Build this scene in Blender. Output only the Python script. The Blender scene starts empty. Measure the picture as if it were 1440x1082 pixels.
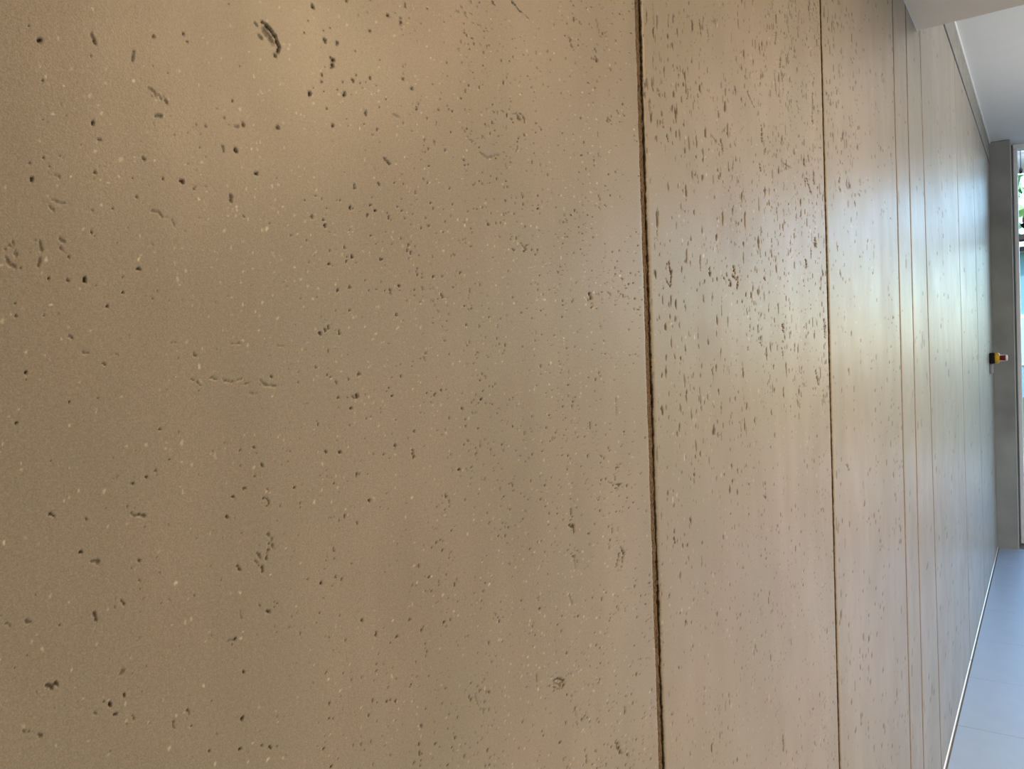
import bpy, bmesh, math, random
import numpy as np
from mathutils import Vector, Matrix

C = bpy.context.scene.collection
S = bpy.context.scene

# ------------------------------------------------------------------ camera
YAW, PITCH, ROLL = 0.60180412, 0.02749914, -0.03878514
CAM = (0.32037, 0.0, 1.45)
cy, sy = math.cos(YAW), math.sin(YAW)
fw = Vector((-sy*math.cos(PITCH), cy*math.cos(PITCH), -math.sin(PITCH)))
rt = Vector((cy, sy, 0)); up = rt.cross(fw)
r2 = math.cos(ROLL)*rt + math.sin(ROLL)*up
u2 = -math.sin(ROLL)*rt + math.cos(ROLL)*up
cd = bpy.data.cameras.new('camera'); cam = bpy.data.objects.new('camera', cd); C.objects.link(cam)
cam.matrix_world = Matrix(((r2.x, u2.x, -fw.x, CAM[0]), (r2.y, u2.y, -fw.y, CAM[1]), (r2.z, u2.z, -fw.z, CAM[2]), (0, 0, 0, 1)))
cd.sensor_fit = 'HORIZONTAL'; cd.sensor_width = 36.0; cd.lens = 36.0*1100/1440
cd.clip_start = 0.02; cd.clip_end = 200
S.camera = cam

# ------------------------------------------------------------------ light and exposure
S.view_settings.view_transform = 'Standard'; S.view_settings.look = 'None'
S.view_settings.gamma = 1.0; S.view_settings.use_curve_mapping = False
S.view_settings.exposure = 0.0
S.cycles.max_bounces = 8; S.cycles.diffuse_bounces = 5; S.cycles.glossy_bounces = 4
S.cycles.caustics_reflective = False; S.cycles.caustics_refractive = False
S.cycles.sample_clamp_indirect = 6.0

w = bpy.data.worlds.new('sky'); S.world = w; w.use_nodes = True
wn = w.node_tree.nodes; wl = w.node_tree.links
bg = wn['Background']
sky = wn.new('ShaderNodeTexSky'); sky.sky_type = 'NISHITA'; sky.sun_disc = False
sky.sun_elevation = math.radians(39); sky.sun_rotation = math.radians(130); sky.air_density = 1.0; sky.dust_density = 0.8; sky.ozone_density = 4.5
wl.new(sky.outputs[0], bg.inputs[0]); bg.inputs[1].default_value = .95

def area(name, loc, rot, size, sizey, power, col, portal=False, spread=None):
    l = bpy.data.lights.new(name, 'AREA'); l.shape = 'RECTANGLE'; l.size = size; l.size_y = sizey
    l.energy = power; l.color = col
    if portal: l.cycles.is_portal = True
    if spread: l.spread = spread
    o = bpy.data.objects.new(name, l); o.location = loc; o.rotation_euler = rot; C.objects.link(o)
    return o
# daylight portal over the glazing at the far end (facing into the room)
area('window_portal', (1.75, 6.93, 1.45), (math.radians(-90), 0, 0), 3.3, 2.85, 1, (1, 1, 1), portal=True)
area('side_portal', (3.56, 3.85, 1.05), (0, math.radians(90), 0), 2.0, 1.7, 1, (1, 1, 1), portal=True)
# sun from the right, through the added side window onto the floor out of the picture
sl = bpy.data.lights.new('sun', 'SUN'); sl.energy = 7; sl.angle = math.radians(.6); sl.color = (1.0, .93, .84)
so = bpy.data.objects.new('sun', sl); C.objects.link(so); so.location = (8, 2, 8)
so.rotation_euler = Vector((.60, -.50, .62)).to_track_quat('Z', 'Y').to_euler()
# warm ceiling lamps over the near part of the room, neutral lamp in the high ceiling beyond the soffit
area('warm_lamp', (1.72, 1.52, 2.41), (0, 0, 0), 0.9, 0.9, 94, (1.0, 0.69, 0.38))
area('high_lamp', (2.3, 3.70, 2.82), (0, math.radians(66), 0), 0.08, 0.40, 9, (1.0, 0.94, 0.86), spread=math.radians(95))
area('ceiling_fill', (1.7, 4.6, 1.9), (math.radians(180), 0, 0), 0.6, 0.15, 24, (1.0, 0.90, 0.78))  # unseen fill light, added to brighten the high ceiling

# ------------------------------------------------------------------ helpers
def srgb(r, g, b):
    f = lambda c: (c/255/12.92) if c/255 <= .04045 else ((c/255+.055)/1.055)**2.4
    return (f(r), f(g), f(b), 1)

def material(name, col, rough=0.5, metal=0.0, grain=0.0, scale=60, bump=0.0, spec=0.5, ior=1.5):
    m = bpy.data.materials.new(name); m.use_nodes = True
    n = m.node_tree.nodes; l = m.node_tree.links; b = n['Principled BSDF']
    b.inputs['Roughness'].default_value = rough; b.inputs['Metallic'].default_value = metal
    b.inputs['Specular IOR Level'].default_value = spec; b.inputs['IOR'].default_value = ior
    tc = n.new('ShaderNodeTexCoord'); nz = n.new('ShaderNodeTexNoise')
    nz.inputs['Scale'].default_value = scale; nz.inputs['Detail'].default_value = 5
    l.new(tc.outputs['Object'], nz.inputs['Vector'])
    mr = n.new('ShaderNodeMapRange'); mr.inputs[1].default_value = .25; mr.inputs[2].default_value = .75
    mr.inputs[3].default_value = 1-grain; mr.inputs[4].default_value = 1+grain
    l.new(nz.outputs[0], mr.inputs[0])
    mx = n.new('ShaderNodeVectorMath'); mx.operation = 'SCALE'
    mx.inputs[0].default_value = col[:3]; l.new(mr.outputs[0], mx.inputs['Scale'])
    l.new(mx.outputs[0], b.inputs['Base Color'])
    if bump:
        bp = n.new('ShaderNodeBump'); bp.inputs['Strength'].default_value = bump; bp.inputs['Distance'].default_value = .002
        l.new(nz.outputs[0], bp.inputs['Height']); l.new(bp.outputs[0], b.inputs['Normal'])
    return m

def link(name, me, mat=None, parent=None, smooth=False):
    o = bpy.data.objects.new(name, me); C.objects.link(o)
    if mat is not None and not me.materials: me.materials.append(mat)
    if parent: o.parent = parent
    if smooth:
        me.polygons.foreach_set('use_smooth', [True]*len(me.polygons))
    return o

def new_bm(): return bmesh.new()
def to_mesh(bm, name):
    me = bpy.data.meshes.new(name); bm.to_mesh(me); bm.free(); return me

def box(bm, x0, x1, y0, y1, z0, z1, bev=0.0, seg=2):
    vs = [bm.verts.new((x, y, z)) for x in (x0, x1) for y in (y0, y1) for z in (z0, z1)]
    f = [(0, 1, 3, 2), (4, 6, 7, 5), (0, 4, 5, 1), (2, 3, 7, 6), (0, 2, 6, 4), (1, 5, 7, 3)]
    fs = [bm.faces.new([vs[i] for i in q]) for q in f]
    if bev:
        es = list({e for q in fs for e in q.edges})
        bmesh.ops.bevel(bm, geom=es, offset=bev, segments=seg, affect='EDGES', profile=.5)

def box_obj(name, b, mat, parent=None, bev=0.0, seg=2):
    bm = new_bm(); box(bm, *b, bev=bev, seg=seg); return link(name, to_mesh(bm, name), mat, parent)

def lathe(bm, prof, c, axis='x', n=24):
    """prof: list of (distance along axis, radius)"""
    rings = []
    for a, r in prof:
        ring = []
        for k in range(n):
            t = 2*math.pi*k/n; p, q = r*math.cos(t), r*math.sin(t)
            v = {'x': (a, p, q), 'y': (p, a, q), 'z': (p, q, a)}[axis]
            ring.append(bm.verts.new((c[0]+v[0], c[1]+v[1], c[2]+v[2])))
        rings.append(ring)
    for i in range(len(rings)-1):
        for k in range(n):
            bm.faces.new((rings[i][k], rings[i][(k+1) % n], rings[i+1][(k+1) % n], rings[i+1][k]))
    bm.faces.new(rings[0]); bm.faces.new(rings[-1])
    bmesh.ops.recalc_face_normals(bm, faces=bm.faces)

def empty(name, loc=(0, 0, 0), parent=None):
    o = bpy.data.objects.new(name, None); o.location = loc; o.empty_display_size = .1; C.objects.link(o)
    if parent: o.parent = parent
    return o

def tag(o, label=None, cat=None, group=None, kind=None):
    if label: o['label'] = label
    if cat: o['category'] = cat
    if group: o['group'] = group
    if kind: o['kind'] = kind
    return o

# ------------------------------------------------------------------ materials
def concrete_material(name='concrete', light=(0.35, 0.31, 0.268), dark=(0.27, 0.238, 0.20), rough=(.33, .43)):
    m = bpy.data.materials.new(name); m.use_nodes = True
    n = m.node_tree.nodes; l = m.node_tree.links; b = n['Principled BSDF']
    tc = n.new('ShaderNodeTexCoord'); oi = n.new('ShaderNodeObjectInfo')
    def noise(scale, detail=4, rough=.55, stretch=None, dist=0):
        z = n.new('ShaderNodeTexNoise'); z.inputs['Scale'].default_value = scale
        z.inputs['Detail'].default_value = detail; z.inputs['Roughness'].default_value = rough
        z.inputs['Distortion'].default_value = dist
        if stretch:
            mp = n.new('ShaderNodeMapping'); mp.inputs['Scale'].default_value = stretch
            l.new(tc.outputs['Object'], mp.inputs[0]); l.new(mp.outputs[0], z.inputs['Vector'])
        else: l.new(tc.outputs['Object'], z.inputs['Vector'])
        return z.outputs[0]
    def rng(s, a, b2, c, d):
        r = n.new('ShaderNodeMapRange'); l.new(s, r.inputs[0])
        for i, v in enumerate((a, b2, c, d)): r.inputs[i+1].default_value = v
        return r.outputs[0]
    def math_(op, a, b2):
        r = n.new('ShaderNodeMath'); r.operation = op
        for i, v in enumerate((a, b2)):
            if isinstance(v, (int, float)): r.inputs[i].default_value = v
            else: l.new(v, r.inputs[i])
        return r.outputs[0]
    def mix(f, a, b2, blend='MIX'):
        r = n.new('ShaderNodeMix'); r.data_type = 'RGBA'; r.blend_type = blend
        if isinstance(f, (int, float)): r.inputs[0].default_value = f
        else: l.new(f, r.inputs[0])
        for i, v in ((6, a), (7, b2)):
            if isinstance(v, tuple): r.inputs[i].default_value = (*v[:3], 1)
            else: l.new(v, r.inputs[i])
        return r.outputs[2]
    big = noise(2.6, 4, .6, dist=.6)                      # cloudy tone of the casting
    mid = noise(11, 5, .6, stretch=(1, 1, .55))
    streak = noise(16, 4, .6, stretch=(1, 1, .16))        # faint trowel streaks
    fine = noise(420, 3, .7)
    grit = noise(1100, 2, .6)
    dust = noise(2600, 1, .5)
    t = math_('ADD', math_('MULTIPLY', big, .5), math_('ADD', math_('MULTIPLY', mid, .28), math_('MULTIPLY', streak, .22)))
    col = mix(rng(t, .36, .64, 0, 1), dark, light)
    hue = noise(4.5, 3, .6)
    col = mix(rng(hue, .42, .66, 0, .55), col, (0.285, 0.272, 0.228))     # greener-grey clouds
    tone = math_('MULTIPLY', rng(oi.outputs['Random'], 0, 1, .96, 1.04),
                 math_('MULTIPLY', rng(fine, .2, .8, .88, 1.12), math_('MULTIPLY', rng(grit, .2, .8, .80, 1.20), rng(dust, .2, .8, .80, 1.20))))
    sc = n.new('ShaderNodeVectorMath'); sc.operation = 'SCALE'; l.new(col, sc.inputs[0]); l.new(tone, sc.inputs['Scale'])
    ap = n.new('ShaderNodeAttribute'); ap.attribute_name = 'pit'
    af = n.new('ShaderNodeAttribute'); af.attribute_name = 'fleck'
    ar = n.new('ShaderNodeAttribute'); ar.attribute_name = 'raw'
    col = mix(af.outputs['Fac'], sc.outputs[0], (0.74, 0.67, 0.58))
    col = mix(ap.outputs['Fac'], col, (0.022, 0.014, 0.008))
    rawc = mix(rng(noise(260, 3, .7), .3, .7, 0, 1), (0.12, 0.08, 0.042), (0.30, 0.21, 0.13))
    col = mix(ar.outputs['Fac'], col, rawc)
    l.new(col, b.inputs['Base Color'])
    ro = math_('ADD', rng(t, .35, .65, rough[1], rough[0]), math_('MULTIPLY', math_('ADD', ap.outputs['Fac'], ar.outputs['Fac']), .4))
    l.new(ro, b.inputs['Roughness'])
    b.inputs['Specular IOR Level'].default_value = .23
    h = math_('ADD', math_('MULTIPLY', fine, .6), math_('MULTIPLY', grit, .3))
    bp = n.new('ShaderNodeBump'); bp.inputs['Strength'].default_value = .22; bp.inputs['Distance'].default_value = .0006
    l.new(h, bp.inputs['Height']); l.new(bp.outputs[0], b.inputs['Normal'])
    return m

CONC = concrete_material()
STRIP = material('header_concrete', (0.27, 0.262, 0.235), .55, grain=.22, scale=14)
MORTAR = material('joint_mortar', (0.125, 0.085, 0.05), .9, grain=.7, scale=420, bump=.6)
PLASTER = material('white_plaster', (0.80, 0.795, 0.775), .65, grain=.015, scale=6)
ROOM = material('grey_plaster', (0.36, 0.33, 0.29), .8, grain=.03, scale=5)
SOFFIT = material('soffit_paint', (0.80, 0.71, 0.61), .7, grain=.02, scale=5)
WHITE = material('white_sealant', (0.88, 0.88, 0.88), .25, grain=.01)
PIER = material('grey_render', (0.30, 0.305, 0.29), .8, grain=.22, scale=4.5)
ALU = material('white_aluminium', (0.84, 0.84, 0.84), .35, grain=.01)
TRANS = material('grey_aluminium', (0.33, 0.34, 0.37), .4, grain=.02)
CORNER = material('corner_bead', (0.42, 0.41, 0.38), .5, grain=.03)
GAPM = material('dark_gap', (0.10, 0.095, 0.085), .8, grain=.1)
TILE = material('sky_tinted_tile', (0.37, 0.50, 0.70), .38, grain=.05, scale=9, ior=2.0)  # blue in the base colour stands in for sky light reflected off the floor
GROUT = material('grey_grout', (0.22, 0.215, 0.21), .9, grain=.2, scale=200)
BLACK = material('black_plastic', (0.006, 0.006, 0.007), .5, grain=.1, spec=.2)
YELLOW = material('yellow_plastic', (0.62, 0.36, 0.012), .35, grain=.03)
RED = material('red_plastic', (0.16, 0.012, 0.022), .3, grain=.03)
PALE = material('pale_plastic', (0.85, 0.74, 0.74), .3, grain=.02)
GREY = material('grey_plastic', (0.30, 0.31, 0.32), .45, grain=.05)

# ------------------------------------------------------------------ the concrete wall
rng = np.random.default_rng(11)
# hollows in the cast surface: (radius mm, depth, y and z of each point in metres)
CAVITIES = [
 (0.87, 1, [0.2596,1.6245,0.263,1.6235,0.2655,1.6212,0.2675,1.6183,0.2687,1.615,0.2681,1.6134]),
 (0.8, 0.7, [0.2681,1.6134,0.2662,1.6107]),
 (0.53, 0.6, [0.2548,1.6229,0.2556,1.6218]),
 (0.57, 0.6, [0.2562,1.6182,0.2579,1.6166]),
 (1.08, 0.45, [0.2598,1.6211,0.2623,1.6191,0.2648,1.6163]),
 (0.5, 0.4, [0.2603,1.6227,0.261,1.6187]),
 (0.53, 0.5, [0.1727,1.5916,0.1734,1.5895]),
 (0.47, 0.8, [0.1737,1.5887,0.1742,1.5877]),
 (0.4, 0.6, [0.1907,1.5902,0.1898,1.5854]),
 (0.44, 0.9, [0.1522,1.5672,0.1527,1.5666]),
 (0.41, 0.5, [0.1966,1.5755,0.1989,1.5748,0.1998,1.5729]),
 (0.38, 0.5, [0.2008,1.5735,0.2021,1.5726]),
 (0.48, 0.5, [0.2035,1.5736,0.2047,1.5711]),
 (0.57, 0.6, [0.1993,1.5642,0.2017,1.565]),
 (0.44, 0.5, [0.2341,1.5717,0.2348,1.5689]),
 (0.63, 0.7, [0.244,1.5713,0.2452,1.5702]),
 (0.45, 0.4, [0.2399,1.5687,0.2423,1.5689]),
 (0.75, 0.7, [0.2356,1.5351,0.2358,1.5317]),
 (0.48, 0.9, [0.2355,1.5273,0.2359,1.5267]),
 (0.45, 0.7, [0.2423,1.5265,0.2431,1.5256]),
 (0.51, 0.6, [0.2326,1.5577,0.2328,1.5554]),
 (0.44, 0.5, [0.1947,1.522,0.198,1.5222,0.1999,1.5202]),
 (0.38, 0.5, [0.204,1.5201,0.2058,1.5163]),
 (0.38, 0.7, [0.1733,1.5484,0.1744,1.5484]),
 (0.39, 0.8, [0.1512,1.5369,0.1517,1.5367]),
 (0.33, 0.7, [0.1459,1.534,0.1461,1.5338]),
 (0.42, 0.35, [0.1527,1.5311,0.1569,1.5302]),
 (0.45, 0.4, [0.1565,1.5388,0.1584,1.5383]),
 (0.59, 0.45, [0.1357,1.4999,0.1377,1.5014,0.1396,1.4998]),
 (0.64, 0.5, [0.136,1.4968,0.1369,1.4947,0.1388,1.4938]),
 (0.54, 0.4, [0.1388,1.5029,0.1395,1.4976]),
 (0.44, 0.5, [0.1484,1.5039,0.1487,1.5007]),
 (0.51, 0.5, [0.1559,1.5058,0.1574,1.5049]),
 (0.56, 0.5, [0.1562,1.5019,0.1578,1.5004,0.1585,1.4988]),
 (0.38, 0.5, [0.148,1.4973,0.1474,1.4945]),
 (0.5, 0.5, [0.1528,1.5182,0.1543,1.5167]),
 (0.39, 0.35, [0.1535,1.5211,0.1561,1.5201,0.1596,1.52]),
 (0.69, 1, [0.1648,1.491,0.1649,1.4893]),
 (0.44, 0.9, [0.1508,1.4901,0.151,1.4898]),
 (0.4, 0.8, [0.1577,1.4897,0.1583,1.4895]),
 (0.56, 1, [0.1729,1.4808,0.1732,1.4802]),
 (0.36, 0.8, [0.1482,1.4756,0.1485,1.4754]),
 (0.43, 0.7, [0.1574,1.4675,0.1595,1.4663]),
 (0.43, 0.5, [0.1612,1.4612,0.1646,1.4606]),
 (0.44, 0.8, [0.1701,1.4561,0.1715,1.4555]),
 (0.36, 0.4, [0.1751,1.4611,0.1768,1.4596]),
 (0.52, 0.6, [0.2098,1.4485,0.2129,1.4471,0.2143,1.4454]),
 (0.66, 0.5, [0.2178,1.4488,0.2229,1.4476]),
 (0.68, 0.5, [0.2268,1.4475,0.2313,1.4459]),
 (0.41, 0.4, [0.233,1.4466,0.237,1.4474]),
 (0.45, 0.5, [0.2389,1.4449,0.2418,1.4459]),
 (0.63, 0.5, [0.2476,1.446,0.2509,1.4437,0.257,1.4431]),
 (0.42, 0.4, [0.2399,1.4408,0.2448,1.4398]),
 (0.58, 0.6, [0.2118,1.4597,0.2125,1.4587]),
 (0.45, 0.4, [0.2009,1.4649,0.2054,1.4652]),
 (0.48, 0.4, [0.232,1.4642,0.2372,1.4645]),
 (0.54, 0.35, [0.2581,1.4631,0.2634,1.4627]),
 (0.53, 0.8, [0.2456,1.3875,0.2473,1.3883,0.2493,1.3861,0.2488,1.3841,0.2466,1.3841]),
 (0.67, 0.8, [0.2283,1.3921,0.2298,1.3901]),
 (0.51, 0.7, [0.2348,1.3944,0.236,1.3949]),
 (0.52, 0.6, [0.2396,1.3993,0.2416,1.3996]),
 (0.56, 0.8, [0.2457,1.405,0.2473,1.4034]),
 (0.55, 1, [0.1856,1.4076,0.1865,1.4069]),
 (0.7, 0.6, [0.2475,1.3698,0.2499,1.3672,0.2505,1.3621]),
 (0.7, 0.7, [0.2481,1.3651,0.247,1.36,0.246,1.3581]),
 (0.69, 0.6, [0.2412,1.362,0.2426,1.3589]),
 (0.62, 0.5, [0.2393,1.3582,0.2416,1.3559]),
 (0.7, 0.7, [0.2429,1.3556,0.2435,1.3523]),
 (0.61, 0.8, [0.2295,1.3581,0.2306,1.3561]),
 (0.67, 0.7, [0.2258,1.3749,0.2264,1.3728]),
 (0.64, 0.7, [0.2498,1.335,0.2515,1.3339,0.2492,1.3324]),
 (0.77, 0.9, [0.2453,1.332,0.2474,1.3307]),
 (0.47, 0.6, [0.2649,1.3153,0.2652,1.3123]),
 (0.43, 0.5, [0.2221,1.3245,0.2252,1.3242,0.2243,1.3218]),
 (0.82, 0.8, [0.1426,1.3326,0.1441,1.3318,0.1452,1.3322]),
 (0.55, 0.7, [0.1435,1.3306,0.1443,1.3298]),
 (0.65, 0.5, [0.1709,1.327,0.1722,1.3284]),
 (0.64, 1, [0.1653,1.3166,0.1658,1.3155]),
 (0.57, 0.9, [0.1591,1.3152,0.1597,1.3147]),
 (0.59, 1, [0.1748,1.3078,0.1753,1.3064]),
 (0.53, 0.9, [0.1671,1.3115,0.168,1.3108]),
 (0.57, 0.8, [0.2001,1.3,0.2007,1.2978]),
 (0.57, 0.7, [0.1613,1.3555,0.1617,1.3525]),
 (0.65, 0.8, [0.1728,1.357,0.174,1.3555]),
 (0.6, 1, [0.181,1.3639,0.1815,1.3628]),
 (0.69, 0.6, [0.1612,1.3767,0.1641,1.3755]),
 (0.64, 0.6, [0.1358,1.3596,0.1378,1.3585]),
 (0.63, 0.6, [0.1285,1.3607,0.1299,1.3597]),
 (0.5, 0.9, [0.1465,1.3982,0.1481,1.3973]),
 (0.6, 0.7, [0.1791,1.3928,0.1803,1.3914]),
 (0.76, 0.7, [0.1825,1.3916,0.1843,1.3907]),
 (0.43, 0.6, [0.1327,1.3189,0.1346,1.3176]),
 (0.49, 0.6, [0.1378,1.3154,0.1388,1.3142]),
 (0.47, 0.6, [0.1928,1.2978,0.193,1.2955]),
 (0.52, 1, [0.2097,1.2777,0.2104,1.2767]),
 (0.55, 0.8, [0.2374,1.2677,0.2399,1.2674]),
 (0.63, 1, [0.2428,1.2651,0.2436,1.264]),
 (0.3, 0.4, [0.2299,1.3368,0.2301,1.333]),
 (0.89, 0.9, [0.5082,1.2023,0.5135,1.202,0.5208,1.1983,0.5227,1.1936,0.5192,1.1915]),
 (1.65, 0.55, [0.5101,1.1993,0.5174,1.1967,0.5161,1.1937]),
 (0.82, 0.7, [0.5068,1.1983,0.5129,1.1944]),
 (0.67, 0.5, [0.4126,1.23,0.4181,1.2284,0.4212,1.2253]),
 (0.72, 0.9, [0.4236,1.2254,0.4244,1.2241]),
 (0.47, 0.4, [0.4085,1.2281,0.4133,1.2171,0.4188,1.2149]),
 (0.84, 0.5, [0.4836,1.216,0.4842,1.2109]),
 (0.74, 0.4, [0.5353,1.1664,0.5378,1.1689,0.5406,1.1602]),
 (0.85, 0.8, [0.5381,1.1728,0.539,1.169]),
 (0.8, 0.8, [0.5486,1.1564,0.5495,1.1531]),
 (0.95, 0.8, [0.6254,1.1366,0.6263,1.1297]),
 (1.05, 0.7, [0.6069,1.1164,0.6077,1.1078,0.6139,1.0987]),
 (0.75, 0.8, [0.6106,1.1098,0.6165,1.0963]),
 (0.75, 0.8, [0.5533,1.123,0.554,1.1167]),
 (1.01, 0.9, [0.6276,1.0914,0.6289,1.0895]),
 (0.88, 0.9, [0.5131,1.152,0.5141,1.1505]),
 (0.74, 0.8, [0.5439,1.3302,0.5444,1.322]),
 (0.97, 0.8, [0.5396,1.3183,0.5462,1.3147]),
 (0.86, 0.9, [0.5463,1.317,0.548,1.3085]),
 (0.74, 0.8, [0.5444,1.3226,0.5419,1.3196]),
 (0.86, 0.9, [0.5424,1.294,0.5445,1.2912]),
 (0.58, 0.5, [0.5511,1.2868,0.5519,1.2819]),
 (0.46, 0.4, [0.5473,1.2982,0.5472,1.2807]),
 (0.96, 0.9, [0.6294,1.2803,0.6333,1.2756,0.636,1.2724]),
 (0.82, 0.8, [0.6262,1.2759,0.6215,1.2692,0.6184,1.2649]),
 (0.76, 0.8, [0.6331,1.273,0.6311,1.2657]),
 (0.87, 0.5, [0.6065,1.2878,0.6075,1.2838]),
 (0.75, 0.6, [0.6129,1.301,0.6139,1.2963]),
 (0.77, 0.8, [0.5716,1.3043,0.5728,1.3029]),
 (0.49, 0.6, [0.4411,1.2583,0.4417,1.2541]),
 (0.51, 0.5, [0.5356,1.2634,0.5405,1.2534]),
 (0.57, 0.5, [0.6325,1.2277,0.6346,1.2174]),
 (0.63, 0.6, [0.6253,1.3542,0.6229,1.3417]),
 (0.96, 0.8, [0.6268,1.3373,0.6324,1.3365]),
 (0.82, 0.8, [0.6237,1.334,0.625,1.3325]),
 (0.89, 0.9, [0.6281,1.3544,0.6293,1.3524]),
 (0.63, 0.4, [0.608,1.3427,0.6186,1.3392]),
 (0.72, 0.7, [0.5798,1.3975,0.5806,1.3914]),
 (0.57, 0.4, [0.63,1.415,0.6313,1.3957]),
 (0.73, 0.7, [0.5954,1.3679,0.5991,1.3656]),
 (1.21, 1, [0.588,1.507,0.5901,1.5023]),
 (0.85, 0.7, [0.5826,1.5019,0.5862,1.5003]),
 (0.97, 0.9, [0.5898,1.498,0.5908,1.4944]),
 (0.89, 0.5, [0.6207,1.5099,0.626,1.5071]),
 (0.74, 0.4, [0.6039,1.4814,0.6073,1.4734]),
 (0.8, 0.6, [0.5994,1.4383,0.603,1.4339]),
 (0.86, 0.7, [0.3567,1.399,0.3577,1.3945]),
 (0.8, 0.9, [0.3114,1.4358,0.3124,1.4345]),
 (0.6, 0.7, [0.3086,1.4351,0.3102,1.4339]),
 (0.66, 0.5, [0.3702,1.456,0.372,1.4533]),
 (0.69, 0.8, [0.39,1.4963,0.3913,1.4936]),
 (0.63, 0.6, [0.431,1.5066,0.4324,1.5038]),
 (0.59, 0.7, [0.4369,1.5099,0.4384,1.5081]),
 (0.68, 0.9, [0.4789,1.6288,0.4815,1.6257]),
 (0.63, 0.8, [0.481,1.6323,0.4857,1.634,0.4884,1.632]),
 (0.7, 0.9, [0.4915,1.6348,0.4961,1.6333,0.4978,1.63]),
 (0.85, 0.7, [0.4874,1.6308,0.4931,1.6305]),
 (0.83, 0.8, [0.5129,1.6329,0.5158,1.6309]),
 (0.67, 0.8, [0.5188,1.6305,0.5208,1.6293]),
 (0.65, 0.8, [0.4952,1.6205,0.498,1.619]),
 (0.62, 0.8, [0.4673,1.6311,0.47,1.6313]),
 (0.64, 0.8, [0.4857,1.5379,0.4921,1.5338,0.4882,1.5324]),
 (0.53, 0.7, [0.4874,1.5355,0.4943,1.5378]),
 (0.63, 0.8, [0.4732,1.533,0.4768,1.5318]),
 (1.01, 0.7, [0.5697,1.7162,0.5716,1.711,0.575,1.7085]),
 (1.26, 0.9, [0.6149,1.7134,0.6172,1.7092]),
 (0.94, 0.6, [0.6082,1.7102,0.6121,1.7101]),
 (0.81, 0.8, [0.6142,1.7205,0.6152,1.7178]),
 (0.82, 0.5, [0.6175,1.7479,0.621,1.7424,0.6244,1.7348]),
 (0.84, 0.9, [0.5781,1.7352,0.5791,1.732]),
 (0.7, 0.9, [0.5616,1.7147,0.5626,1.7133]),
 (1.28, 0.6, [0.6341,1.667,0.6337,1.6619]),
 (0.93, 0.6, [0.6067,1.6727,0.6079,1.6718]),
 (0.75, 0.4, [0.6126,1.6484,0.6147,1.6409]),
 (0.91, 0.6, [0.6415,1.7106,0.6442,1.7095]),
 (0.7, 0.9, [0.4848,1.7155,0.4903,1.7143,0.4949,1.7123,0.5006,1.7121]),
 (0.55, 0.7, [0.5045,1.7113,0.5083,1.7105]),
 (0.61, 0.8, [0.4602,1.7067,0.4644,1.7052]),
 (0.61, 0.9, [0.4519,1.6846,0.4551,1.6817]),
 (0.78, 0.4, [0.4249,1.6899,0.4293,1.6858]),
 (0.48, 0.7, [0.3624,1.6331,0.3625,1.6246]),
 (0.73, 0.5, [0.4254,1.6034,0.43,1.6015]),
 (0.82, 0.4, [0.3892,1.5934,0.3905,1.5909]),
 (0.51, 0.8, [0.3427,1.5736,0.3473,1.5707]),
 (0.43, 0.4, [0.3529,1.6013,0.3579,1.6008]),
 (0.81, 0.7, [0.611,1.5928,0.6134,1.5889]),
 (0.66, 0.5, [0.58,1.5821,0.5822,1.5783]),
 (0.8, 0.35, [0.4385,1.5955,0.4467,1.5937,0.4616,1.5986]),
 (0.96, 1, [0.7609,1.5496,0.762,1.5409,0.765,1.5323,0.7624,1.5234]),
 (0.88, 0.9, [0.7502,1.5299,0.7553,1.5259,0.7623,1.5219]),
 (1.03, 0.8, [0.7551,1.5447,0.7608,1.5481]),
 (0.74, 0.9, [0.7675,1.5399,0.7628,1.5278]),
 (1.78, 1, [0.963,1.5582,0.965,1.5513]),
 (1.78, 1, [0.9567,1.5472,0.9697,1.5437]),
 (1.61, 1, [0.9754,1.5467,0.9744,1.536]),
 (1.58, 1, [0.9456,1.5412,0.9502,1.5345]),
 (1.81, 0.9, [0.878,1.5499,0.8796,1.5418]),
 (1.3, 0.9, [0.8587,1.5355,0.8607,1.5332]),
 (1.29, 0.9, [0.9254,1.5424,0.9277,1.5409]),
 (0.96, 0.5, [0.8474,1.557,0.8486,1.546]),
 (1.48, 0.8, [1.0896,1.5535,1.0927,1.5508]),
 (1.85, 0.9, [1.3167,1.5975,1.32,1.5863]),
 (2.09, 1, [1.1741,1.4906,1.1768,1.4802]),
 (1.25, 0.6, [1.1668,1.4562,1.1694,1.4458]),
 (1.35, 0.6, [1.0615,1.4645,1.0673,1.4588]),
 (1.78, 0.9, [1.3616,1.417,1.3699,1.4048,1.3784,1.3925]),
 (2.66, 0.8, [1.3821,1.6389,1.3857,1.6273]),
 (2.48, 0.7, [1.4321,1.5039,1.4337,1.4731]),
 (1.14, 0.7, [0.7329,1.5762,0.7321,1.5669]),
 (1.32, 0.7, [0.8714,1.8314,0.8744,1.8147]),
 (1.01, 0.6, [0.894,1.8324,0.8997,1.8187]),
 (1.08, 0.6, [0.8832,1.8385,0.8797,1.8245]),
 (1.61, 0.8, [1.2042,1.8867,1.1989,1.8716]),
 (1.27, 0.7, [1.1854,1.9193,1.1761,1.8989]),
 (1.37, 0.5, [1.1683,1.8578,1.1756,1.8239]),
 (1.56, 0.8, [0.9306,1.7092,0.9343,1.6946]),
 (1.12, 0.5, [0.8967,1.7069,0.925,1.7012]),
 (1.59, 0.9, [1.0976,1.7641,1.0985,1.7409]),
 (1.38, 0.9, [1.0825,1.7087,1.088,1.7001]),
 (1.28, 0.7, [0.9148,1.6706,0.9187,1.6595]),
 (1.34, 1, [0.7663,1.6801,0.7675,1.6731]),
 (1.17, 0.6, [0.7535,1.6996,0.7576,1.684]),
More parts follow.
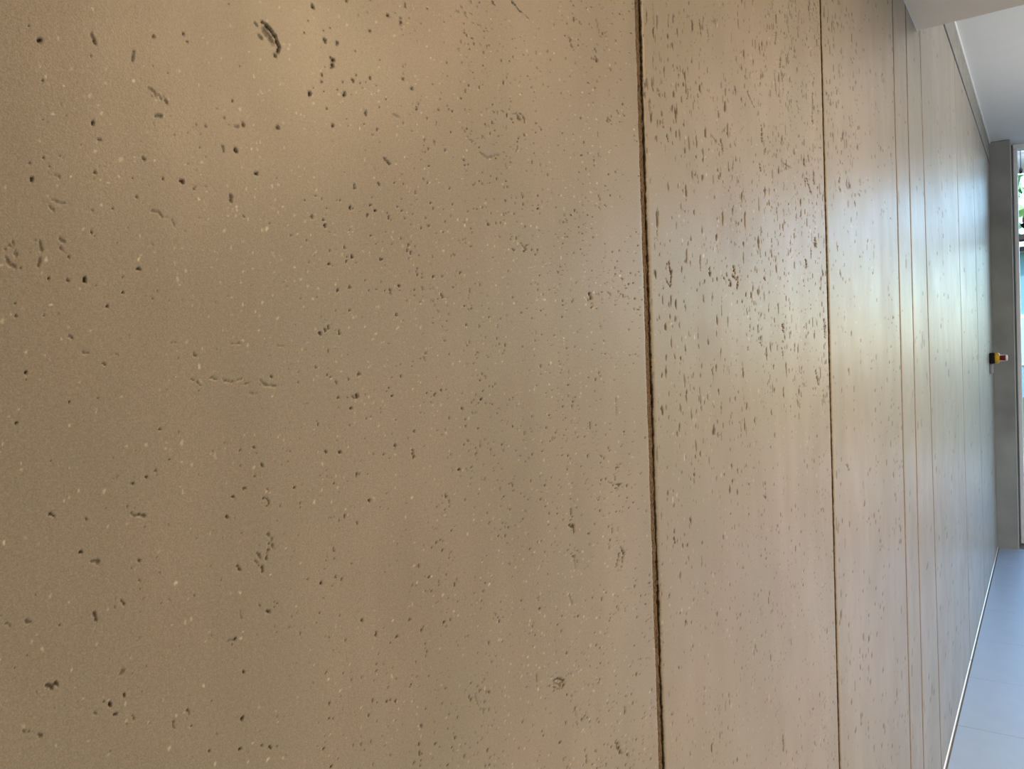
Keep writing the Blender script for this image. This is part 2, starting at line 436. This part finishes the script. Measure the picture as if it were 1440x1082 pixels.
 (1.16, 0.6, [0.7991,1.7585,0.8043,1.751]),
 (1.46, 0.6, [0.7464,1.7199,0.7513,1.7155]),
 (0.94, 0.7, [0.8296,1.7419,0.8266,1.7303]),
 (1.26, 0.7, [1.0414,1.7922,1.0645,1.7812]),
 (1.58, 0.6, [1.3958,1.8865,1.3853,1.8365]),
 (1.94, 0.8, [1.3855,1.7535,1.388,1.7326]),
 (1.91, 0.8, [1.3363,1.7332,1.362,1.7142]),
 (1.43, 0.6, [1.1956,1.732,1.2422,1.7321]),
 (0.87, 0.4, [0.7411,1.8038,0.7426,1.7796]),
 (1.59, 0.4, [1.3841,2.0364,1.3899,2.0031]),
 (0.94, 0.8, [0.7507,1.2723,0.7522,1.2683]),
 (1.01, 0.9, [0.7499,1.2636,0.7513,1.2582]),
 (1.15, 0.8, [1.0569,1.2579,1.066,1.2526]),
 (0.91, 0.7, [0.7911,1.2704,0.7928,1.2663]),
 (1.09, 0.7, [1.0012,1.071,1.0061,1.06]),
 (1.89, 0.7, [1.584,1.231,1.6019,1.2191]),
 (1.89, 0.7, [1.7465,1.1356,1.7449,1.124]),
 (2.04, 0.9, [1.9134,1.0171,1.913,1.0139]),
 (2.17, 0.8, [1.7536,0.8477,1.7522,0.8376]),
 (1.75, 0.7, [1.7792,0.8014,1.7784,0.7956]),
 (1.7, 0.6, [1.5653,0.7835,1.5707,0.7746]),
 (1.99, 0.8, [1.5964,0.7158,1.5952,0.7065]),
 (1.57, 0.6, [1.1128,0.905,1.1143,0.8839]),
 (1.47, 0.5, [1.7703,0.9684,1.7764,0.9548]),
]


def spaced(a, b, near, step):
    """y positions from a to b, finer towards the end at `near`"""
    s0, s1 = -1/(a+near), -1/(b+near)
    k = max(6, int((s1-s0)/step))
    return -1/np.linspace(s0, s1, k+1)-near

def value_noise(n, period, amp, g):
    k = max(2, int(n/period)+2); pts = g.uniform(-1, 1, k)
    return amp*np.interp(np.linspace(0, k-1, n), np.arange(k), pts)

def smooth_field(Y, Z, cell, g):
    """bilinear value noise 0..1 in wall coordinates"""
    T = g.uniform(0, 1, (256, 256)); u = Y/cell+37.3; v = Z/cell+11.9
    iu = np.floor(u).astype(int); iv = np.floor(v).astype(int); fu = u-iu; fv = v-iv
    fu = fu*fu*(3-2*fu); fv = fv*fv*(3-2*fv)
    a = T[iu % 256, iv % 256]; b = T[(iu+1) % 256, iv % 256]; c = T[iu % 256, (iv+1) % 256]; d = T[(iu+1) % 256, (iv+1) % 256]
    return (a*(1-fu)+b*fu)*(1-fv)+(c*(1-fu)+d*fu)*fv

THICK = 0.028
def panel_mesh(name, left, right, ys, zs, pores, flecks, cav=(), g=rng, bite=1.0, bowl=1.0):
    """left/right: (y at z=1.4, slope); ys: nominal y positions; zs: rows; pores/flecks arrays (y, z, r, stretch, depth)"""
    ys = np.asarray(ys); zs = np.asarray(zs); ny, nz = len(ys), len(zs)
    t = (ys-ys[0])/(ys[-1]-ys[0])
    L = left[0]+left[1]*(zs-1.4); R = right[0]+right[1]*(zs-1.4)
    Y = L[:, None]*(1-t)[None, :]+R[:, None]*t[None, :]; Z = np.repeat(zs[:, None], ny, 1)
    X = np.zeros_like(Y); pit = np.zeros_like(Y); fle = np.zeros_like(Y)
    dens = None
    def window(y, z, ry, rz):
        off = left[1]*(z-1.4)*(1-(y-ys[0])/(ys[-1]-ys[0]))+right[1]*(z-1.4)*((y-ys[0])/(ys[-1]-ys[0]))
        i0 = np.searchsorted(ys, y-off-ry)-1; i1 = np.searchsorted(ys, y-off+ry)+2
        k0 = np.searchsorted(zs, z-rz)-1; k1 = np.searchsorted(zs, z+rz)+2
        return slice(max(k0, 0), min(k1, nz)), slice(max(i0, 0), min(i1, ny))
    for (y, z, r, st, d, ph) in pores:
        sl = window(y, z, r*2, r*st*2)
        dy = (Y[sl]-y)/r; dz = (Z[sl]-z)/(r*st)
        if dy.size == 0: continue
        a = np.arctan2(dz, dy); q = np.hypot(dy, dz)/(1+.22*np.sin(2*a+ph)+.16*np.sin(3*a+2.3*ph))
        k = np.clip((1.2-q)/.42, 0, 1); k = k*k*(3-2*k)
        X[sl] = np.minimum(X[sl], -k*r*d*bowl); pit[sl] = np.maximum(pit[sl], k*min(1, d))
    for (y, z, r, st, d, ph) in flecks:
        sl = window(y, z, r*2, r*st*2)
        dy = (Y[sl]-y)/r; dz = (Z[sl]-z)/(r*st)
        if dy.size == 0: continue
        a = np.arctan2(dz, dy); q = np.hypot(dy, dz)/(1+.25*np.sin(2*a+ph)+.15*np.sin(3*a+2*ph))
        k = np.clip((1.2-q)/.5, 0, 1)
        fle[sl] = np.maximum(fle[sl], k*d)
    for (rm, d, pl) in cav:
        r = rm*.001*.80
        P = np.array(pl).reshape(-1, 2)
        for (p, q_) in zip(P[:-1], P[1:]):
            ry = r*(1+1.5*max(0, p[0]-.25))
            lo = np.minimum(p, q_); hi = np.maximum(p, q_); m = (lo+hi)/2
            sl = window(m[0], m[1], (hi[0]-lo[0])/2+3*ry, (hi[1]-lo[1])/2+3*r)
            yy, zz = Y[sl]/ry, Z[sl]/r
            if yy.size == 0: continue
            ax, az = p[0]/ry, p[1]/r; bx, bz = q_[0]/ry, q_[1]/r
            ll = (bx-ax)**2+(bz-az)**2+1e-9
            u = np.clip(((yy-ax)*(bx-ax)+(zz-az)*(bz-az))/ll, 0, 1)
            e = np.hypot(yy-ax-u*(bx-ax), zz-az-u*(bz-az))
            wob = (smooth_field(Y[sl]/(1+2*max(0, p[0]-.3)), Z[sl], .0011, np.random.default_rng(5))-.5)*2.6
            k = np.clip((1.15+wob-e)/.6, 0, 1); k = k*k*(3-2*k)
            X[sl] = np.minimum(X[sl], -k*d*max(r*1.6, .0008)*bowl); pit[sl] = np.maximum(pit[sl], k*min(1, d*.95))
    # broken arrises along both joints
    n1 = value_noise(nz, .006/(zs[1]-zs[0] if nz > 1 else 1)*1.0, .0006*bite, g)+value_noise(nz, 30, .0007*bite, g)+value_noise(nz, 4, .0004*bite, g)
    n2 = value_noise(nz, 3, .0006*bite, g)+value_noise(nz, 25, .0007*bite, g)
    fl = np.clip(1-(Y-L[:, None])/.006, 0, 1); fr = np.clip(1-(R[:, None]-Y)/.006, 0, 1)
    Y = Y+fl*n1[:, None]+fr*n2[:, None]
    X = X-np.maximum(fl, fr)**3*.0011
    raw = np.zeros_like(Y)
    # front verts, then edge rows going back
    cols = [np.stack([X, Y, Z], -1).reshape(-1, 3)]
    raws = [raw.ravel()]; pits = [pit.ravel()]; fles = [fle.ravel()]
    depth = [.0022, .0042, .0064, .009, THICK]
    base = ny*nz
    idx = np.arange(base).reshape(nz, ny)
    faces = [np.stack([idx[:-1, :-1], idx[:-1, 1:], idx[1:, 1:], idx[1:, :-1]], -1).reshape(-1, 4)]
    for side, col in ((-1, 0), (1, ny-1)):
        prev = idx[:, col]
        for j, dd in enumerate(depth):
            jit = g.uniform(-.0007, .0007, nz)*bite if j < 4 else 0
            yv = Y[:, col]+jit-side*.0004*(j > 0)
            v = np.stack([np.full(nz, -dd)+(g.uniform(-.0005, .0005, nz) if j < 4 else 0), yv, zs], -1)
            cols.append(v); raws.append(np.ones(nz)); pits.append(np.zeros(nz)); fles.append(np.zeros(nz))
            cur = base+np.arange(nz); base += nz
            q = np.stack([prev[:-1], prev[1:], cur[1:], cur[:-1]], -1)
            faces.append(q if side == 1 else q[:, ::-1])
            if side == 1: faces[-1] = q[:, ::-1]
            else: faces[-1] = q
            prev = cur
        if side == -1: backL = prev
        else: backR = prev
    faces.append(np.stack([backL[:-1], backL[1:], backR[1:], backR[:-1]], -1)[:, ::1])
    V = np.concatenate(cols); Fc = np.concatenate(faces)
    me = bpy.data.meshes.new(name)
    me.vertices.add(len(V)); me.vertices.foreach_set('co', V.astype(np.float32).ravel())
    me.loops.add(Fc.size); me.loops.foreach_set('vertex_index', Fc.astype(np.int32).ravel())
    me.polygons.add(len(Fc)); me.polygons.foreach_set('loop_start', np.arange(0, Fc.size, 4, dtype=np.int32))
    me.polygons.foreach_set('use_smooth', np.ones(len(Fc), dtype=bool))
    me.update(calc_edges=True)
    for nm, arr in (('pit', pits), ('fleck', fles), ('raw', raws)):
        at = me.attributes.new(nm, 'FLOAT', 'POINT'); at.data.foreach_set('value', np.concatenate(arr).astype(np.float32))
    return me

def scatter(n, y0, y1, z0, z1, rmin, rmax, st, dmin, dmax, g, cell=.06, power=2.0, cut=.0, pw=2.5):
    """random pores, clustered by a smooth density field"""
    y = g.uniform(y0, y1, n*4); z = g.uniform(z0, z1, n*4)
    f = smooth_field(y, z, cell, np.random.default_rng(int(cell*1e4)))*.6+smooth_field(y, z, cell*3.1, np.random.default_rng(77))*.4
    keep = g.uniform(0, 1, n*4) < np.clip(f-cut, 0, 1)**power*2.2
    y, z = y[keep][:n], z[keep][:n]; m = len(y)
    r = rmin+(rmax-rmin)*g.uniform(0, 1, m)**pw
    return np.stack([y, z, r, g.uniform(*st, m), g.uniform(dmin, dmax, m), g.uniform(0, 6.28, m)], 1)

WALL_TOP = 2.716
wall = box_obj('wall_left', (-.20, -THICK+.0005, -2.2, 6.9, -.02, 2.87), MORTAR); tag(wall, kind='structure')
GW = .0066   # half width of the joints
J = [(-.062, 0), (.7045, .006), (1.4655, .010), (2.2830, .0040), (2.5230, .002), (2.8770, -.043), (4.055, -.046), (5.040, -.060), (6.4995, 0)]
def edges(i): return (J[i][0]+GW, J[i][1]), (J[i+1][0]-(GW if i < 7 else .0006), J[i+1][1])
def rows(*segs):
    out = [segs[0][0]]
    for a, b, s in segs:
        k = max(1, int(round((b-a)/s))); out += list(np.linspace(a, b, k+1)[1:])
    return np.array(out)

# first panel: the one the camera stands beside
L, R = edges(0)
ys = np.concatenate([np.linspace(L[0], .10, 10)[:-1], spaced(.10, R[0]-.004, .2, .00255*1.3), np.array([R[0]-.0025, R[0]-.001, R[0]])])
zs = rows((.006, .9, .15), (.9, 1.02, .02), (1.02, 1.80, .00085*1.3/1.8), (1.80, 1.9, .02), (1.9, WALL_TOP, .15))
po = np.concatenate([scatter(750, .09, .70, 1.02, 1.8, .00030, .0010, (.8, 1.4), .7, 1.0, rng, .07, 1.6),
                     scatter(3000, .09, .70, 1.02, 1.8, .00028, .00055, (.8, 1.3), .2, .7, rng, .05, 1.8),
                     scatter(1500, .28, .70, 1.02, 1.8, .00038, .0009, (.9, 1.8), .6, 1.0, rng, .03, 2.2),
                     scatter(1900, .36, .70, 1.02, 1.8, .0004, .0010, (.9, 1.6), .25, .6, rng, .03, 2.0)])
fk = np.concatenate([scatter(1000, .09, .70, 1.02, 1.8, .0004, .0009, (.8, 1.5), .2, .75, rng, .08, 1.4),
                     scatter(2800, .09, .64, 1.02, 1.8, .00035, .0007, (.8, 1.6), .2, .6, rng, .06, 2.0)])
P = [link('concrete_panel', panel_mesh('concrete_panel', L, R, ys, zs, po, fk, CAVITIES, rng), CONC, wall)]
# second panel
L, R = edges(1)
ys = np.concatenate([np.array([L[0], L[0]+.0012, L[0]+.003]), spaced(L[0]+.005, R[0]-.005, .2, .00150), np.array([R[0]-.002, R[0]])])
zs = rows((.006, .6, .12), (.6, .66, .01), (.66, 2.12, .0013), (2.12, 2.2, .02), (2.2, WALL_TOP, .12))
po = np.concatenate([scatter(1100, .71, 1.46, .66, 2.12, .0009, .0020, (1.0, 2.4), .35, .9, rng, .06, 2.0),
                     scatter(1100, .71, 1.46, 1.35, 2.12, .0010, .0026, (1.2, 3.6), .35, .9, rng, .045, 2.4),
                     scatter(3600, .71, 1.46, .66, 2.12, .0007, .0013, (.9, 2.0), .25, .6, rng, .05, 1.8)])
fk = scatter(1100, .71, 1.46, .66, 2.12, .0008, .0020, (.7, 1.6), .15, .5, rng, .08, 1.5)
P.append(link('concrete_panel', panel_mesh('concrete_panel', L, R, ys, zs, po, fk, CAVITIES, rng, 1.2, .55), CONC, wall))
# third panel
L, R = edges(2)
ys = np.concatenate([np.array([L[0]]), spaced(L[0]+.004, R[0]-.004, .2, .0018), np.array([R[0]])])
zs = rows((.006, .3, .05), (.3, 2.42, .002), (2.42, WALL_TOP, .06))
po = np.concatenate([scatter(520, 1.48, 2.27, .3, 2.42, .0018, .0042, (1.0, 2.6), .25, .8, rng, .08, 2.2),
                     scatter(700, 1.48, 2.27, .3, 2.42, .0015, .003, (.8, 1.6), .2, .5, rng, .08, 1.6),
                     scatter(260, 1.49, 1.80, 1.75, 2.22, .0018, .0036, (1.0, 2.8), .3, .8, rng, .04, 2.0)])
P.append(link('concrete_panel', panel_mesh('concrete_panel', L, R, ys, zs, po, scatter(300, 1.48, 2.27, .3, 2.42, .0015, .003, (.8, 1.6), .1, .35, rng), CAVITIES, rng, 1.2, .5), CONC, wall))
# the panels farther along
for i in range(3, 8):
    L, R = edges(i)
    ys = np.concatenate([np.array([L[0]]), spaced(L[0]+.005, R[0]-.005, .2, .0022), np.array([R[0]])])
    zs = rows((.006, WALL_TOP, .004 if i < 6 else .007))
    a = (R[0]-L[0])
    po = scatter(int(420*a), L[0]+.02, R[0]-.02, .05, 2.68, .0025, .0062, (1.0, 3.0), .12, .45, rng, .12, 2.2)
    P.append(link('concrete_panel', panel_mesh('concrete_panel', L, R, ys, zs, po, po[:0], (), rng, 1.2, .5), CONC, wall))
# sandy filler in the joints
for i in range(1, 8):
    y0, sl = J[i]; zz = rows((.004, WALL_TOP, .004 if i < 3 else .02)); n = len(zz)
    w = np.linspace(-GW-.0008, GW+.0008, 7); dx = (-.0026 if i == 1 else -.0030)+rng.normal(0, .00045, (n, 7))*(i < 3); dx[:, 0] -= .0012; dx[:, -1] -= .0012
    V = np.stack([dx, (y0+sl*(zz-1.4))[:, None]+w[None, :], np.repeat(zz[:, None], 7, 1)], -1).reshape(-1, 3)
    W = V.copy(); W[:, 0] = -THICK+.001; m = len(V); ix = np.arange(m).reshape(n, 7)
    f = np.stack([ix[:-1, :-1], ix[:-1, 1:], ix[1:, 1:], ix[1:, :-1]], -1).reshape(-1, 4).tolist()
    back = [m+ix[0, 0], m+ix[-1, 0], m+ix[-1, 6], m+ix[0, 6]]
    me = bpy.data.meshes.new('joint_filler'); me.from_pydata(np.concatenate([V, W]).tolist(), [], f+[[int(q) for q in back]])
    link('joint_filler', me, MORTAR, wall)
# panels behind the camera, out of the picture
for a, b in ((-.83, -.074), (-1.60, -.842), (-2.2, -1.612)):
    P.append(link('concrete_panel', panel_mesh('concrete_panel', (a, 0), (b, 0), np.linspace(a, b, 12), rows((.006, WALL_TOP, .05)),
             scatter(30, a+.02, b-.02, .05, 2.6, .004, .008, (.9, 1.6), .3, .6, rng), [], (), rng), CONC, wall))
# narrow strips of concrete over the panels, above the horizontal joint
hy = [2.757, 3.99, 5.20, 6.4995]
for a, b in zip(hy[:-1], hy[1:]):
    box_obj('header_strip', (-THICK, .004, a+.002, b-.002, 2.725, 2.857), STRIP, wall, .002)

# ------------------------------------------------------------------ ceiling
ceil = box_obj('ceiling', (-.2, 3.5, 2.755, 6.90, 2.87, 2.94), PLASTER); tag(ceil, kind='structure')
sof = box_obj('soffit', (.0004, 3.5, -2.2, 2.755, 2.43, 3.0), SOFFIT, ceil)
t2 = box_obj('trim_2', (.0004, .0032, -2.2, 2.754, 2.4275, 2.4298), PLASTER); tag(t2, kind='structure')
t1 = box_obj('trim_1', (.0, .010, 2.757, 6.498, 2.859, 2.8695), PLASTER, None, .003); tag(t1, kind='structure')

# ------------------------------------------------------------------ floor of large pale tiles
floor = box_obj('floor', (-.2, 3.5, -2.2, 6.95, -.12, -.004), GROUT); tag(floor, kind='structure')
PT = .525
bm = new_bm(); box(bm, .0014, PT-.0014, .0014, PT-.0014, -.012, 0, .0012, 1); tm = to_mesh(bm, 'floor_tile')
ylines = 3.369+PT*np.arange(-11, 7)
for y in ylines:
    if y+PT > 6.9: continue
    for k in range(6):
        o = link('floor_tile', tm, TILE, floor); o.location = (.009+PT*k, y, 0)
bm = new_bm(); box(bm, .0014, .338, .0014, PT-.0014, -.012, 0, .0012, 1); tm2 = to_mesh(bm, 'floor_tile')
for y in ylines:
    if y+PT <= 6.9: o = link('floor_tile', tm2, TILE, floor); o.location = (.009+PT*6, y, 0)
# white sealing strip along the foot of the wall, in two lengths that meet under a joint
bs = empty('baseboard_left'); tag(bs, kind='structure')
for a, b in ((-2.2, 4.092), (4.104, 6.497)):
    bm = new_bm()
    pr = [(.0006, .0004), (.0050, .0004), (.0050, .0015), (.0035, .0040), (.0015, .0055), (.0006, .0058)]
    A = [bm.verts.new((x, a, z)) for x, z in pr]; B = [bm.verts.new((x, b, z)) for x, z in pr]
    for i in range(len(pr)):
        j = (i+1) % len(pr); bm.faces.new((A[i], A[j], B[j], B[i]))
    bm.faces.new(A); bm.faces.new(B[::-1]); bmesh.ops.recalc_face_normals(bm, faces=bm.faces)
    link('sealing_strip', to_mesh(bm, 'sealing_strip'), WHITE, bs)

# ------------------------------------------------------------------ end of the room: rendered pier, window to the terrace
pier = box_obj('wall_end', (-.027, .1215, 6.50, 6.90, 0.0, 2.866), PIER); tag(pier, kind='structure')
box_obj('corner_bead', (.1217, .1285, 6.499, 6.53, 0.0, 2.845), CORNER, pier, .001)
box_obj('shadow_gap', (.1217, .1345, 6.60, 6.90, 0.0, 2.845), GAPM, pier)

win = empty('window_1'); tag(win, kind='structure')
GX1 = 3.38
def frame(name, b): return box_obj(name, b, ALU, win, .003)
frame('head_rail', (.1347, GX1, 6.70, 6.80, 2.838, 2.869))
frame('sill_rail', (.1347, GX1, 6.70, 6.80, 0.001, .042))
for x0, x1 in ((.1347, .160), (1.185, 1.235), (2.245, 2.295), (GX1-.03, GX1)):
    frame('mullion', (x0, x1, 6.702, 6.80, .0425, 2.8375))
def glass():
    m = bpy.data.materials.new('window_glass'); m.use_nodes = True
    n = m.node_tree.nodes; l = m.node_tree.links
    for q in list(n): n.remove(q)
    out = n.new('ShaderNodeOutputMaterial'); tr = n.new('ShaderNodeBsdfTransparent'); gl = n.new('ShaderNodeBsdfGlossy')
    tr.inputs[0].default_value = (.90, .95, .94, 1); gl.inputs['Roughness'].default_value = .02
    fr = n.new('ShaderNodeFresnel'); fr.inputs[0].default_value = 1.25; mx = n.new('ShaderNodeMixShader')
    l.new(fr.outputs[0], mx.inputs[0]); l.new(tr.outputs[0], mx.inputs[1]); l.new(gl.outputs[0], mx.inputs[2]); l.new(mx.outputs[0], out.inputs[0])
    return m
GLASS = glass()
for x0, x1 in ((.161, 1.184), (1.236, 2.244), (2.296, GX1-.031)):
    box_obj('glass_pane', (x0, x1, 6.766, 6.774, .043, 2.181), GLASS, win)
    box_obj('glass_pane', (x0, x1, 6.786, 6.794, 2.2295, 2.837), GLASS, win)
    box_obj('transom', (x0-.0005, x1+.0005, 6.700, 6.80, 2.188, 2.2285), TRANS, win, .002)
    box_obj('glazing_seal', (x0, x1, 6.702, 6.775, 2.1815, 2.1875), BLACK, win)

# the rest of the room, beside and behind the camera
bm = new_bm()
for q in ((-2.2, 3.0, -.12, 3.0), (4.7, 6.95, -.12, 3.0), (3.0, 4.7, 2.05, 3.0), (3.0, 4.7, -.12, .05)): box(bm, 3.5, 3.6, *q)
wr = link('wall_right', to_mesh(bm, 'wall_right'), ROOM); tag(wr, kind='structure')
win2 = empty('added_window'); tag(win2, kind='structure')  # unseen window, added so sun and sky light the far room
for q in ((3.001, 3.04, .051, 2.049), (4.66, 4.699, .051, 2.049), (3.83, 3.87, .091, 2.009)): box_obj('mullion', (3.52, 3.58, *q), ALU, win2)
for q in ((3.041, 4.659, .051, .09), (3.041, 4.659, 2.01, 2.049)): box_obj('rail', (3.52, 3.58, *q), ALU, win2)
for q in ((3.041, 3.829, .0905, 2.0095), (3.871, 4.659, .0905, 2.0095)): box_obj('glass_pane', (3.546, 3.554, *q), GLASS, win2)
wb = box_obj('wall_back', (-.2, 3.6, -2.3, -2.2, -.12, 3.0), ROOM); tag(wb, kind='structure')
we = box_obj('wall_end_right', (GX1+.001, 3.499, 6.70, 6.95, 0, 2.868), PLASTER); tag(we, kind='structure')

# ------------------------------------------------------------------ emergency switch on the wall
sw = empty('emergency_switch', (.0, 6.03, 1.359))
tag(sw, 'yellow and black emergency stop switch with red button at far end of concrete wall', 'switch')
bm = new_bm(); box(bm, .0008, .030, -.036, .036, -.0355, .0355, .006, 3); link('mounting_base', to_mesh(bm, 'mounting_base'), BLACK, sw)
bm = new_bm(); lathe(bm, [(.0302, .035), (.034, .0365), (.046, .0365), (.053, .033), (.0575, .026)], (0, 0, 0), 'x', 28)
link('housing', to_mesh(bm, 'housing'), YELLOW, sw, True)
bm = new_bm(); lathe(bm, [(.0577, .0145), (.066, .0145), (.068, .017), (.088, .0175), (.0895, .0165)], (0, 0, 0), 'x', 28)
link('push_button', to_mesh(bm, 'push_button'), RED, sw, True)
bm = new_bm(); lathe(bm, [(.0897, .0205), (.0955, .0205), (.0995, .0185), (.1018, .014), (.1022, .006)], (0, 0, 0), 'x', 28)
tag(link('button_cap', to_mesh(bm, 'button_cap'), PALE, sw, True), 'pale pink cap over the red button')
for s in (-1, 1):
    bm = new_bm(); box(bm, .058, .092, -.006, .006, s*.0190-.0022, s*.0190+.0022, .001, 1)
    link('guard', to_mesh(bm, 'guard'), PALE, sw)
bm = new_bm(); box(bm, .0008, .019, -.016, .016, -.098, -.0362, .004, 2); lathe(bm, [(-.102, .008), (-.098, .008)], (.010, 0, 0), 'z', 12)
link('cable_gland', to_mesh(bm, 'cable_gland'), GREY, sw)

# ------------------------------------------------------------------ outside: terrace, lawn, blind, house, trees
BEIGE = material('beige_fabric', (0.86, 0.68, 0.52), .7, grain=.06, scale=8)
PAVE = material('terrace_paving', (0.30, 0.30, 0.29), .7, grain=.10, scale=7)
LEAF = material('leaf_green', (0.20, 0.36, 0.14), .6, grain=.35, scale=3)
BARK = material('bark', (0.10, 0.07, 0.05), .9, grain=.3, scale=20)
ROOFG = material('grey_fascia', (0.33, 0.34, 0.37), .6, grain=.05)
PANEG = material('tinted_glazing', (0.30, 0.52, 0.58), .12, grain=.04, scale=2)
FACADE = material('blue_render', (0.14, 0.28, 0.34), .8, grain=.05, scale=2)
CREAM = material('cream_glaze', (0.74, 0.70, 0.60), .4, grain=.04)
LAWN = material('lawn', (0.085, 0.105, 0.055), .9, grain=.3, scale=12)

ground = box_obj('ground', (-60, 60, 12.6, 120, -.3, -.06), LAWN); tag(ground, kind='structure')
box_obj('side_lawn', (3.62, 40, -12, 6.95, -.3, -.06), LAWN, ground)
terr = box_obj('terrace', (-14, 14, 6.955, 12.6, -.30, -.055), PAVE); tag(terr, kind='structure')

blind = empty('rolled_blind', (1.70, 7.25, 2.842)); tag(blind, 'rolled-up beige blind under a thin black track along the top of the end window', 'blind')
bm = new_bm(); prof = []
n, L2 = 76, 1.56
for s in (-L2, L2):
    ring = []
    for k in range(n):
        t = 2*math.pi*k/24; rr = .090-.0075*t/(2*math.pi)
        ring.append((s, rr*math.cos(t), rr*math.sin(t)))
    prof.append([bm.verts.new(p) for p in ring])
for k in range(n-1): bm.faces.new((prof[0][k], prof[0][k+1], prof[1][k+1], prof[1][k]))
roll = link('fabric_roll', to_mesh(bm, 'fabric_roll'), BEIGE, blind, True)
md = roll.modifiers.new('thickness', 'SOLIDIFY'); md.thickness = .003
box_obj('track', (-1.60, 1.62, -.107, -.093, .088, .102), BLACK, blind, .002)
for s in (-1, 1):
    bm = new_bm(); x = s*1.5675; box(bm, x-.006, x+.006, -.02, .02, -.03, .094, .002); box(bm, x-.006, x+.006, -.106, -.0205, .060, .0805, .002); lathe(bm, [(x-.008, .014), (x+.008, .014)], (0, 0, 0), 'x', 12)
    link('end_bracket', to_mesh(bm, 'end_bracket'), BLACK, blind)
bm = new_bm(); lathe(bm, [(-.105, .002), (-.100, .010), (-.075, .012), (-.058, .004), (-.0575, .0025), (.080, .0025)], (-1.530, -.100, 0), 'z', 10)
link('pull_cord', to_mesh(bm, 'pull_cord'), BLACK, blind, True)

bowl = empty('footed_bowl', (.238, 6.735, 2.229)); tag(bowl, 'black footed bowl holding a pale ball on the window transom', 'bowl')
bm = new_bm(); lathe(bm, [(0.0003, .030), (.006, .030), (.010, .010), (.024, .008), (.030, .022), (.042, .052), (.060, .066), (.074, .069), (.074, .065), (.060, .062), (.044, .048), (.036, .020)], (0, 0, 0), 'z', 28)
link('bowl_body', to_mesh(bm, 'bowl_body'), BLACK, bowl, True)
ball = empty('decorative_ball', (.238, 6.735, 2.272)); tag(ball, 'pale cream ball lying in the black bowl on the window transom', 'ball')
bm = new_bm(); bmesh.ops.create_uvsphere(bm, u_segments=24, v_segments=14, radius=.058); bmesh.ops.translate(bm, verts=bm.verts, vec=(0, 0, .060)); link('shell', to_mesh(bm, 'shell'), CREAM, ball, True)

# pale blue house across the lawn
hs = empty('pale_blue_house', (-4, 29, -.06)); tag(hs, 'pale blue rendered house with grey roof across the lawn', 'house')
box_obj('walls', (-5.5, 5.5, -3, 3, 0, 4.0), FACADE, hs)
box_obj('roof', (-5.8, 5.8, -3.4, 3.4, 4.0005, 4.16), ROOFG, hs, .03)
box_obj('gutter', (-5.8, 5.8, -3.52, -3.405, 4.02, 4.13), BLACK, hs)
for x in (-3.6, -1.2, 1.2, 3.3):
    fr = box_obj('window', (x-.6, x+.6, -3.05, -3.0005, .9, 2.3), ALU, hs)
    box_obj('pane', (x-.53, x+.53, -3.058, -3.0505, .97, 2.23), PANEG, fr)
box_obj('house_door', (4.3, 5.2, -3.06, -3.0005, .02, 2.1), ROOFG, hs)

def tree(name, loc, h, r, label, seed, group='trees beyond the lawn'):
    g = np.random.default_rng(seed); t = empty(name, loc); tag(t, label, 'tree', group)
    bm = new_bm(); lathe(bm, [(0, .16), (.3, .11), (h*.45, .08), (h*.8, .03)], (0, 0, 0), 'z', 10); link('trunk', to_mesh(bm, 'trunk'), BARK, t, True)
    n = 2600; d = g.normal(0, 1, (n, 3)); d /= np.linalg.norm(d, axis=1)[:, None]
    rad = r*(.45+.55*g.uniform(0, 1, n)**.5); c = d*rad[:, None]*np.array([1, 1, .9])+np.array([0, 0, h*.68])
    a = g.normal(0, 1, (n, 3)); a /= np.linalg.norm(a, axis=1)[:, None]; b = np.cross(a, d); b /= np.linalg.norm(b, axis=1)[:, None]
    s = .16+.14*g.uniform(0, 1, n)[:, None]
    V = np.stack([c-a*s, c+b*s*.5, c+a*s, c-b*s*.5], 1).reshape(-1, 3)
    me = bpy.data.meshes.new('foliage'); me.from_pydata(V.tolist(), [], np.arange(4*n).reshape(-1, 4).tolist())
    tag(link('foliage', me, LEAF, t), kind='stuff')
    return t
tree('broadleaf_tree', (-2.4, 22.0, -.06), 7.2, 2.3, 'broad leafy tree in front of the pale blue house', 1)
tree('broadleaf_tree', (-9.0, 40, -.06), 9.5, 3.4, 'round leafy tree behind the pale blue house', 2)
tree('broadleaf_tree', (14.5, 26, -.06), 5.6, 2.5, 'tall leafy tree far right of the pale blue house', 3)
